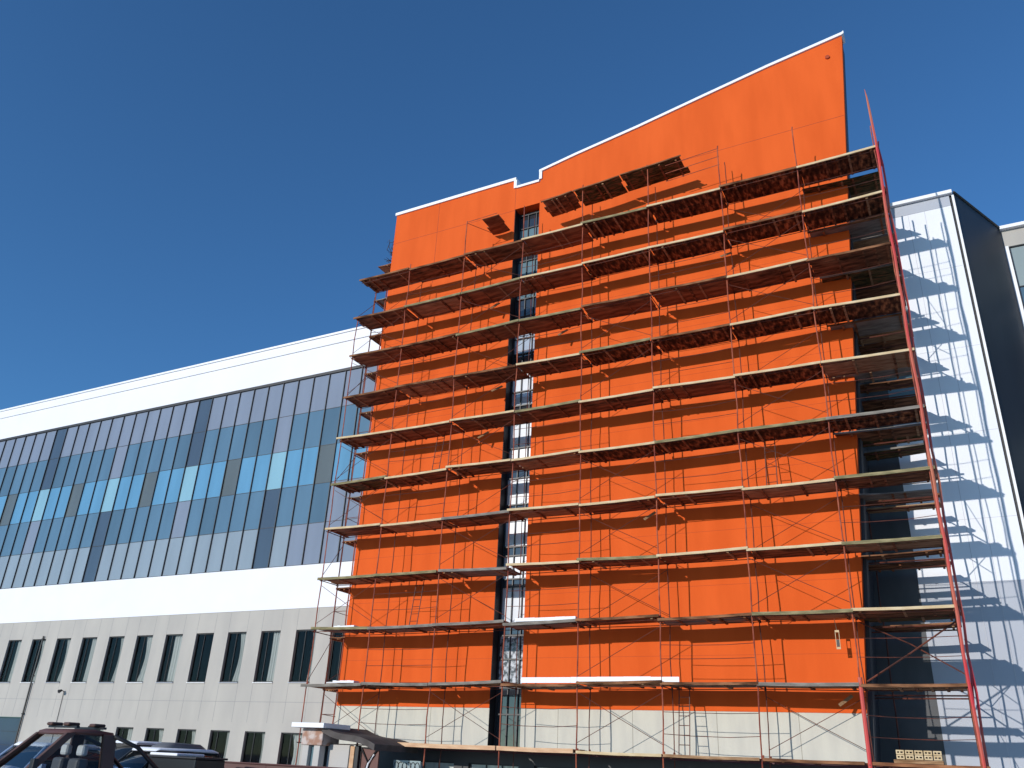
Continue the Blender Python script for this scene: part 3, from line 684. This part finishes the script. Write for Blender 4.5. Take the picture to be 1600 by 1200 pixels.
for j in range(N):
    def cz(t): return 2.58 - .52 * (t ** 1.0) - .06 * math.sin(math.pi * 2 * t)
    t0, t1 = j / N, (j + 1) / N; xa, xb = -20.3 + 2.3 * t0, -20.3 + 2.3 * t1; i = len(mb.v)
    for (x, tt) in ((xa, t0), (xb, t1)): mb.v += [(x, 24.6, cz(tt) - .2), (x, 27.2, cz(tt) - .2), (x, 27.2, cz(tt)), (x, 24.6, cz(tt))]
    for p in range(4): mb.f.append((i + p, i + 4 + p, i + 4 + (p + 1) % 4, i + (p + 1) % 4)[::-1]); mb.mi.append(0)
    if j == 0: mb.f.append((i, i + 3, i + 2, i + 1)); mb.mi.append(0)
    if j == N - 1: mb.f.append((i + 4, i + 5, i + 6, i + 7)); mb.mi.append(0)
PP(mb.build('canopy', 'canopy'))
mb = MB(); mb.box(-20.4, -19.45, 25.2, 25.3, 0, 2.0); PP(mb.build('side_panel', 'plaster'))
mb = MB(); mb.box(-20.46, -20.4, 25.15, 25.3, 0, 2.1); mb.box(-19.45, -19.38, 25.15, 25.3, 0, 2.0); mb.box(-19.2, -19.05, 25.15, 25.3, 0, 2.0); PP(mb.build('frame', 'black'))
mb = MB(); mb.box(-19.375, -19.205, 25.12, 25.28, 0, 1.97); PP(mb.build('post', 'tan'))
mb = MB(); mb.box(-19.04, -18.3, 25.3, 25.36, 0, 1.93); d_ = PP(mb.build('door', 'door'))
mb = MB(); mb.tube([(-19.0, 25.27, 1.9), (-18.7, 25.27, 1.5), (-18.35, 25.27, 1.9)], .035, 6); mb.tube([(-18.7, 25.27, 1.5), (-18.9, 25.27, .9)], .03, 6); mb.build('lattice', 'black', d_)
mb = MB(); mb.tube([(-18.45, 25.25, 1.75), (-18.66, 25.24, 1.45), (-18.75, 25.24, 1.1)], .03, 6); mb.build('handle', 'coping', d_)
# patterned banner right of the porch
bn = thing('patterned_banner', 'pale banner with black looping pattern below the deck beside the porch', 'banner', (-17.6, 26.0, 1.05))
mb = MB(); mb.box(-.55, .55, 0, .03, 0, .56); mb.build('cloth', 'gpale', bn)
for j in range(6):
    mb = MB(); cx = -.42 + j * .17; mb.tube([(cx + .1 * math.cos(t * .6 + j), -.012, .34 + .17 * math.sin(t * .6 + j)) for t in range(10)], .014, 5); mb.build('loop', 'black', bn)

# ---------------------------------------------------------------- red rail, bin
t = thing('red_barrier', 'low dark red barrier in front of the grey wall windows', 'barrier', (-22, 24.0, 0))
mb = MB(); mb.box(-2.2, 4.1, -.03, .03, .8, 1.26); mb.build('panel', 'maroon_paint', t)
mb = MB(); mb.tube([(-2.2, -.06, 1.28), (4.1, -.06, 1.28)], .03, 6); mb.build('rail', 'maroon_paint', t)
for x in (-2.1, 0, 2, 4): mb = MB(); mb.tube([(x, 0, 0), (x, 0, 1.27)], .04, 6); mb.build('post', 'maroon_paint', t)

# ---------------------------------------------------------------- vehicles
def shell(sections, name, m, parent, smooth=True, bevel=0):
    """sections: list of (x, [(y,z)...]) rings with equal point count, closed along y/z"""
    mb = MB(); n = len(sections[0][1])
    for x, ring in sections:
        for (y, z) in ring: mb.v.append((x, y, z))
    for s_ in range(len(sections) - 1):
        for j in range(n): mb.f.append((s_ * n + j, s_ * n + (j + 1) % n, (s_ + 1) * n + (j + 1) % n, (s_ + 1) * n + j)); mb.mi.append(0)
    mb.f.append(tuple(range(n))[::-1]); mb.mi.append(0); e = (len(sections) - 1) * n; mb.f.append(tuple(e + j for j in range(n))); mb.mi.append(0)
    return mb.build(name, m, parent, smooth=smooth, bevel=bevel)
def ring(hw, z0, z1, tumble=.0):
    return [(-hw * .93, z0), (hw * .93, z0), (hw, z0 + (z1 - z0) * .35), (hw - tumble * .4, z1 - .05), (hw - tumble - .06, z1), (-hw + tumble + .06, z1), (-hw + tumble * .4, z1 - .05), (-hw, z0 + (z1 - z0) * .35)]
def wheels(t, xs, hw, r=.34):
    for x in xs:
        for s_ in (-1, 1):
            wt = MB(); wt.tube([(x, s_ * (hw - .2), r), (x, s_ * hw, r)], r, 20); wo_ = wt.build('wheel', 'rubber', t)
            ri = MB(); ri.tube([(x, s_ * hw, r), (x, s_ * (hw + .012), r)], r * .62, 14); ri.build('rim', 'rim', wo_)
def car(label, loc, rz, paint, L=4.5, hw=.9, H=1.5, belt=.95, snow=False, cab=(-1.9, -1.3, .55, 1.15), name='parked_car', cat='car'):
    # forward is +x
    t = thing(name, label, cat, loc, rz, 'cars parked in front of the grey wall')
    a, b, c, d = cab; h = L / 2
    shell([(-h, ring(hw * .86, .35, belt - .12)), (-h + .15, ring(hw * .97, .25, belt)), (-h * .3, ring(hw, .22, belt)), (d, ring(hw, .22, belt - .02)), (h - .5, ring(hw * .96, .24, belt - .14)), (h - .08, ring(hw * .86, .3, belt - .3)), (h, ring(hw * .75, .35, belt - .42))], 'body', paint, t)
    shell([(a, ring(hw * .9, belt - .04, belt + .02)), (b, ring(hw * .86, belt - .04, H - .03, .12)), ((b + c) / 2, ring(hw * .88, belt - .04, H, .12)), (c, ring(hw * .86, belt - .04, H - .03, .12)), (d, ring(hw * .9, belt - .04, belt + .01))], 'window', 'car_glass', t)
    shell([(b - .05, ring(hw * .72, H - .02, H + .02)), ((b + c) / 2, ring(hw * .76, H - .01, H + .045)), (c + .02, ring(hw * .72, H - .02, H + .02))], 'roof', paint, t)
    for s_ in (-1, 1):
        for (p, q) in (((a, belt), (b, H)), ((d, belt - .02), (c, H)), (((b + c) / 2, belt), ((b + c) / 2, H))):
            mb = MB(); mb.tube([(p[0], s_ * hw * .9, p[1]), (q[0], s_ * (hw * .86 - .11), q[1])], .035, 6); mb.build('pillar', paint, t)
        mb = MB(); mb.box(-h - .01, -h + .12, s_ * hw * .62 - .1, s_ * hw * .62 + .1, belt - .3, belt - .1); mb.build('tail_light', 'lamp_red', t, bevel=.02)
        mb = MB(); mb.box(h - .22, h - .06, s_ * hw * .6 - .14, s_ * hw * .6 + .14, belt - .42, belt - .28); mb.build('headlight', 'lamp_clear', t, bevel=.02)
        mb = MB(); mb.box(d - .45, d - .3, s_ * (hw + .1) - .08, s_ * (hw + .1) + .08, belt + .0, belt + .13); mb.build('mirror', paint, t, bevel=.02)
    wheels(t, (-h + .8, h - .85), hw)
    if snow:
        shell([(b - .08, ring(hw * .70, H, H + .05)), (b + .2, ring(hw * .74, H + .01, H + .12)), (c - .1, ring(hw * .74, H + .01, H + .11)), (c + .05, ring(hw * .7, H, H + .04))], 'snow_layer', 'snow', t)
        shell([(d + .02, ring(hw * .8, belt - .06, belt + .02)), (d + .3, ring(hw * .82, belt - .1, belt + .06)), (h - .45, ring(hw * .78, belt - .18, belt - .06))], 'snow_layer', 'snow', t)
    return t
hx = math.atan2(-.963, -.247)
# pickup at bottom left
pk = thing('pickup_truck', 'dark brown pickup truck with roof rack at the bottom left corner', 'truck', (-15.95, 11.9, 0), hx)
shell([(-2.5, ring(.86, .5, 1.02)), (-.45, ring(.9, .4, 1.05)), (-.42, ring(.9, .35, 1.05)), (.95, ring(.9, .35, 1.08)), (1.1, ring(.9, .4, 1.06)), (2.2, ring(.88, .4, .98)), (2.45, ring(.8, .45, .9))], 'body', 'brown_paint', pk)
mb = MB()
def beam(p, q, wx, wy, m='brown_paint', nm='pillar'):
    mb = MB(); p = Vector(p); q = Vector(q); i = 0
    for c_ in (p, q): mb.v += [(c_.x - wx, c_.y - wy, c_.z), (c_.x + wx, c_.y - wy, c_.z), (c_.x + wx, c_.y + wy, c_.z), (c_.x - wx, c_.y + wy, c_.z)]
    for f_ in ((0, 3, 2, 1), (4, 5, 6, 7), (0, 1, 5, 4), (1, 2, 6, 5), (2, 3, 7, 6), (3, 0, 4, 7)): mb.f.append(f_); mb.mi.append(0)
    return mb.build(nm, m, pk, bevel=.01)
RT = 1.84
for s_ in (-1, 1):
    beam((1.15, s_ * .84, 1.04), (.42, s_ * .70, RT - .04), .085, .06)
    beam((-.36, s_ * .84, 1.04), (-.32, s_ * .70, RT - .04), .12, .06)
    mb = MB(); mb.quad((1.0, s_ * .82, 1.06), (-.3, s_ * .82, 1.06), (-.28, s_ * .70, RT - .06), (.38, s_ * .70, RT - .06)); mb.build('side_window', 'win_glass', pk)
    mb = MB(); mb.box(1.0, 1.1, s_ * 1.0 - .09, s_ * 1.0 + .09, 1.1, 1.34); mb.build('mirror', 'black', pk, bevel=.02)
    mb = MB(); mb.box(2.3, 2.44, s_ * .58 - .15, s_ * .58 + .15, .66, .84); mb.build('headlight', 'lamp_clear', pk, bevel=.02)
    mb = MB(); mb.box(-2.52, -2.4, s_ * .74 - .08, s_ * .74 + .08, .66, 1.0); mb.build('tail_light', 'lamp_red', pk, bevel=.02)
    mb = MB(); mb.tube([(-.4, s_ * .78, 1.78), (-.9, s_ * .8, 1.6), (-1.5, s_ * .84, 1.12)], .04, 6); mb.build('roll_bar', 'black', pk, smooth=True)
mb = MB(); mb.quad((1.12, -.8, 1.07), (1.12, .8, 1.07), (.44, .67, RT - .06), (.44, -.67, RT - .06)); mb.build('windscreen', 'win_glass', pk)
mb = MB(); mb.quad((-.33, -.8, 1.07), (-.33, .8, 1.07), (-.31, .67, RT - .06), (-.31, -.67, RT - .06)); mb.build('rear_window', 'win_glass', pk)
shell([(-.42, ring(.70, RT - .07, RT)), (.0, ring(.76, RT - .06, RT + .04)), (.36, ring(.75, RT - .06, RT + .03)), (.5, ring(.70, RT - .08, RT - .01))], 'roof', 'maroon_paint', pk)
for q, x in enumerate((-.22, .3)):
    mb = MB(); mb.box(x - .03, x + .03, -.68, .68, RT + .05, RT + .09); mb.build('rack_bar', 'black', pk)
for (x, y) in ((.3, -.45), (-.2, .35), (.28, .3)):
    mb = MB(); mb.box(x - .12, x + .12, y - .13, y + .13, RT + .088, RT + .15); mb.build('rack_box', 'brown_paint', pk, bevel=.03)
for s_ in (-1, 1):
    mb = MB(); mb.box(-.1, .14, s_ * .38 - .22, s_ * .38 + .22, .8, 1.36); seat = mb.build('seat', 'grey_plastic', pk, bevel=.06)
    mb = MB(); mb.box(-.08, .06, s_ * .38 - .14, s_ * .38 + .14, 1.4, 1.6); mb.build('headrest', 'white_paint', seat, bevel=.05)
wheels(pk, (-1.6, 1.6), .88, .38)
car('pale blue car behind the brown pickup at the bottom left corner', (-24.0, 17.0, 0), hx + .3, 'blue_paint', H=1.50, snow=True)
car('white car under snow right behind the brown pickup', (-29.0, 24.3, 0), hx + .25, 'white_paint', H=1.72, belt=1.0, snow=True)
sv = car('dark off-road car with a snowy roof and grey roof box', (-23.5, 20.6, 0), hx + .15, 'dark_paint', H=1.52, belt=.98, snow=True, cab=(-2.1, -1.8, .5, 1.1))
shell([(-1.6, ring(.30, 1.60, 1.66)), (-1.3, ring(.38, 1.58, 1.78)), (-.3, ring(.40, 1.58, 1.80)), (.1, ring(.32, 1.6, 1.68))], 'roof_box', 'grey_plastic', sv)
t = thing('waste_container', 'black box shaped container with snow on its lid', 'container', (-21.75, 20.2, 0), 0)
mb = MB(); mb.box(-.95, 1.0, -.6, .6, .15, 1.36); mb.build('body', 'dark_paint', t, bevel=.03)
mb = MB(); mb.box(-1.0, 1.05, -.65, .65, 1.362, 1.42); li = mb.build('lid', 'black', t, bevel=.015)
mb = MB(); mb.box(-.98, .2, -.6, .5, 1.422, 1.50); mb.build('snow_layer', 'snow', li, bevel=.03)
for x in (-.8, .85):
    for y in (-.5, .5): mb = MB(); mb.tube([(x, y - .03, .08), (x, y + .03, .08)], .08, 10); mb.build('wheel', 'rubber', t)
